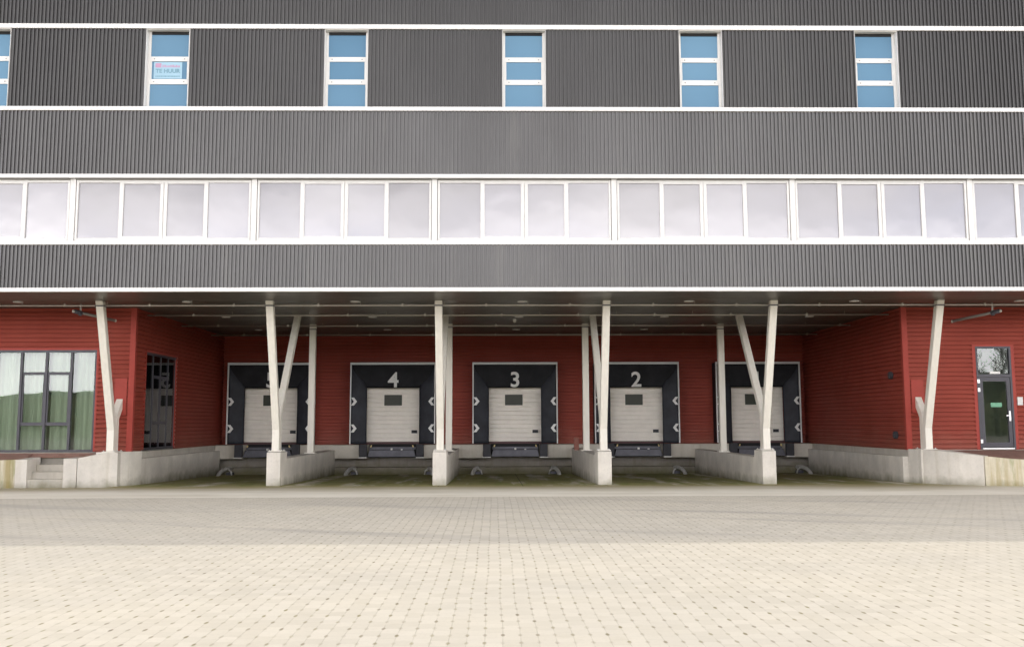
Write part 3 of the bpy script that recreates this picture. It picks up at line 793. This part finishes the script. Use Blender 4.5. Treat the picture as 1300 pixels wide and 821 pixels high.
# ------------------------------------------------------------------ things under the soffit
for y, x0, x1, lab in ((30.72,-HALF,HALF,'frontmost grey sprinkler pipe running the whole width under the soffit'),(33.6,-XS+.05,XS-.05,'second grey sprinkler pipe from the soffit edge'),(37.3,-XS+.05,XS-.05,'third grey sprinkler pipe from the soffit edge'),(41.2,-XS+.05,XS-.05,'rearmost grey sprinkler pipe close to the dock shelters')):
    t = thing('sprinkler_pipe', (0,y,5.11), lab, 'pipe', 'sprinkler pipes under the soffit')
    MB().tube([(x0,y,5.11),(x1,y,5.11)], .024, 10).build('pipe', M['pipe'], t, smooth=True)
    x = x0+1.1+.4*abs(math.sin(y))
    while x < x1-.3:
        m = MB(); m.tube([(x,y,5.11),(x,y,5.16)], .018, 8); m.tube([(x,y,5.16),(x,y,5.168)], .035, 10); m.box(x-.03,x+.03,y-.026,y+.026,5.08,5.14)
        m.build('sprinkler_head', M['pipe'], t)
        m = MB(); m.tube([(x+1.2,y,5.11),(x+1.2,y,ZC)], .006, 6); m.build('hanger_rod', M['pipe'], t) if x+1.2 < x1 else None
        x += 2.4
proto = None
names = {0:'before dock 3',-1:'before dock 4',1:'before dock 2',-2:'before dock 5',2:'before dock 1',-3:'above the glazed front',3:'above the entrance door'}
for y, rown, ks in ((30.8,'front',range(-3,4)),(35.3,'middle',range(-2,3)),(40.2,'rear',range(-2,3))):
    for k in ks:
        lab = 'round ceiling light of the '+rown+' row '+names[k]
        if proto is None:
            proto = thing('ceiling_light', (k*B,y,ZC), lab, 'ceiling light', 'round lights in the soffit')
            m = MB(); m.disc((k*B,y),.14,ZC-.022,ZC+.001,24); m.build('ring', M['white'], proto)
            m = MB(); m.disc((k*B,y),.10,ZC-.027,ZC-.0225,24); m.build('lens', M['lens'], proto)
        else: dup(proto, (k*B,y,ZC), lab)
t = thing('security_camera', (-.13,36.2,ZC), 'small pale dome camera under the soffit in front of dock 3', 'camera')
MB().disc((-.13,36.2),.06,ZC-.05,ZC,16).build('mount', M['white'], t)
m = MB(); m.tube([(-.13,36.2,ZC-.05),(-.13,36.2,ZC-.085),(-.13,36.2,ZC-.11),(-.13,36.2,ZC-.125)], [.055,.05,.035,.012], 14); m.build('dome', M['lens'], t, smooth=True)
for s, a, b, lab in ((-1,(-12.95,31.25,5.0),(-12.15,32.35,4.83),'grey jointed tube lamp hanging under the soffit by the glazed front'),(1,(13.98,31.2,4.97),(13.04,32.3,4.77),'grey jointed tube lamp hanging under the soffit near the entrance door')):
    a = Vector(a); b = Vector(b); t = thing('tube_lamp', a, lab, 'lamp', 'tube lamps under the soffit ends')
    h = a + (b-a)*.13
    MB().tube([a, a+(b-a)*.97], .042, 10).build('tube', M['lampgrey'], t, smooth=True)
    MB().tube([a-(b-a)*.02, a+(b-a)*.16], .062, 10).tube([h+Vector((0,.05,-.04)),h+Vector((0,-.05,-.05))],.05,8).build('joint', M['levsteel'], t, smooth=True)
    MB().tube([h, (h.x,h.y,ZC)], .026, 8).build('hanger', M['galv'], t, smooth=True)
    MB().tube([a-(b-a)*.05, a-(b-a)*.02], .045, 10).tube([a+(b-a)*.97,b],.045,10).build('end_cap', M['lens'], t, smooth=True)

# small things on the right side wall and by the door
for y, z, lab in ((33.55,3.20,'upper dark round wall vent on the red recess wall'),(33.35,1.36,'lower dark wall socket on the red recess wall')):
    t = thing('wall_fitting', (XS-.03,y,z), lab, 'wall fitting')
    m = MB(); n = 14
    m.prism([(y+.12*math.cos(2*math.pi*i/n), z+.12*math.sin(2*math.pi*i/n)) for i in range(n)], 'x', XS-.15, XS-.045); m.build('housing', M['rubber'], t, bevel=.01)
    m = MB(); [m.box(XS-.165,XS-.151,y-.08,y+.08,z-.07+.045*i,z-.05+.045*i) for i in range(4)]; m.build('grille', M['levsteel'], t)
t = thing('intercom_box', (15.09,YW-.04,2.25), 'small white intercom box on the red wall right of the entrance door', 'intercom')
MB().box(15.01,15.17,YW-.10,YW-.03,2.25,2.50).build('housing', M['white'], t, bevel=.01)
MB().box(15.045,15.135,YW-.106,YW-.099,2.30,2.36).build('button_plate', M['galv'], t)

# poster in the second visible window
px = -2*B; yp = YF+.178; zc_ = 11.25
t = thing('letting_sign', (px,yp,10.99), 'pale blue TE HUUR poster in the middle pane of an upper window', 'poster')
MB().box(px-.42,px+.34,yp-.0035,yp-.0005,11.02,11.485).build('sheet', M['poster'], t)
MB().box(px-.38,px-.22,yp-.0065,yp-.004,11.33,11.45).build('red_emblem', M['pred'], t)
m = MB(); rr = random.Random(3); x = px-.19
while x < px+.29:
    w_ = rr.uniform(.018,.034); m.box(x,x+w_,yp-.0065,yp-.004,11.335,11.385+rr.choice((0,.0,.02))); x += w_+.012
m.build('red_lettering', M['pred'], t)
text_mesh('TE HUUR', .15, 'lettering', M['pblue'], t, (px-.04, yp-.006, 11.235), bold=.006, ext=.0015, squash=1.05)
m = MB(); x = px-.37
while x < px+.29:
    w_ = rr.uniform(.015,.03); m.box(x,x+w_,yp-.0065,yp-.004,11.065,11.105); x += w_+.014
m.build('small_print', M['pblue'], t)

# ------------------------------------------------------------------ camera (fitted to the photograph)
f, p_, yw, rl = 1368.09, .124562, .016123, .0028555
fw = Vector((math.sin(yw)*math.cos(p_), math.cos(yw)*math.cos(p_), math.sin(p_)))
rt = Vector((math.cos(yw), -math.sin(yw), 0)); up = rt.cross(fw)
cr = rt*math.cos(rl) - up*math.sin(rl); cu = rt*math.sin(rl) + up*math.cos(rl)
cam = bpy.data.cameras.new('camera'); co = bpy.data.objects.new('camera', cam); COL.objects.link(co)
mw = Matrix((cr, cu, -fw)).transposed().to_4x4(); mw.translation = Vector((-.7945, 0, 1.77)); co.matrix_world = mw
cam.sensor_width = 36; cam.sensor_fit = 'HORIZONTAL'; cam.lens = 36*f/1300; cam.shift_y = -45.5/1300
cam.clip_start = .1; cam.clip_end = 3000
S.camera = co

# ------------------------------------------------------------------ daylight: hazy sun behind the building, bright broken cloud in front
EL = 51.8; AZ = 6.0
d = Vector((-math.sin(R(AZ))*math.cos(R(EL)), -math.cos(R(AZ))*math.cos(R(EL)), -math.sin(R(EL))))
sl = bpy.data.lights.new('sun','SUN'); sl.energy = 2.0; sl.angle = R(.55); sl.color = (1,.94,.83)
so = bpy.data.objects.new('sun', sl); COL.objects.link(so); so.location = (0,40,60); so.rotation_euler = d.to_track_quat('-Z','Y').to_euler()
w = bpy.data.worlds.new('World'); S.world = w; w.use_nodes = True
nt = w.node_tree; nt.nodes.clear()
out = nt.nodes.new('ShaderNodeOutputWorld'); bg = nt.nodes.new('ShaderNodeBackground'); bg.inputs[1].default_value = .15
sky = nt.nodes.new('ShaderNodeTexSky'); sky.sky_type = 'NISHITA'; sky.sun_disc = False; sky.sun_elevation = R(EL); sky.sun_rotation = R(AZ); sky.dust_density = 2.5
tc = nt.nodes.new('ShaderNodeTexCoord')
mp = nt.nodes.new('ShaderNodeMapping'); mp.inputs['Scale'].default_value = (1,1,2.6); nt.links.new(tc.outputs['Generated'], mp.inputs[0])
nz = nt.nodes.new('ShaderNodeTexNoise'); nz.inputs['Scale'].default_value = 3.2; nz.inputs['Detail'].default_value = 7; nz.inputs['Roughness'].default_value = .55; nt.links.new(mp.outputs[0], nz.inputs['Vector'])
cl = nt.nodes.new('ShaderNodeValToRGB'); nt.links.new(nz.outputs[0], cl.inputs[0])
cl.color_ramp.elements[0].position = .30; cl.color_ramp.elements[0].color = (7.8,7.7,8.6,1)
cl.color_ramp.elements[1].position = .62; cl.color_ramp.elements[1].color = (14.2,13.8,13.7,1)
mr = nt.nodes.new('ShaderNodeMapRange'); mr.inputs[1].default_value = .30; mr.inputs[2].default_value = .48; mr.inputs[3].default_value = .72; mr.inputs[4].default_value = .97; nt.links.new(nz.outputs[0], mr.inputs[0])
mx = nt.nodes.new('ShaderNodeMix'); mx.data_type = 'RGBA'
nt.links.new(mr.outputs[0], mx.inputs[0]); nt.links.new(sky.outputs[0], mx.inputs[6]); nt.links.new(cl.outputs[0], mx.inputs[7])
# added low-sky glow, far brighter than the cloud overhead, to lift the docks
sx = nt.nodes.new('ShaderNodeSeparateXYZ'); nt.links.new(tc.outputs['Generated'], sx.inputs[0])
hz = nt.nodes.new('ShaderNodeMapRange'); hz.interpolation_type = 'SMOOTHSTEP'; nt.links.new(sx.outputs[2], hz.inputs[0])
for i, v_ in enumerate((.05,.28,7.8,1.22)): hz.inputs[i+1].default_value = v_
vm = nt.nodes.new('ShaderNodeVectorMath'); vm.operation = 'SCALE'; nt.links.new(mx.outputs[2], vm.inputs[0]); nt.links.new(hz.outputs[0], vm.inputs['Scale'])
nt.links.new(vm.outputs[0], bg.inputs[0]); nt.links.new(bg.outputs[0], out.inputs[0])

vs = S.view_settings; vs.view_transform = 'Standard'; vs.look = 'None'; vs.exposure = -.7; vs.gamma = 1; vs.use_curve_mapping = False
S.cycles.use_denoising = True
S.cycles.max_bounces = 8; S.cycles.transparent_max_bounces = 12
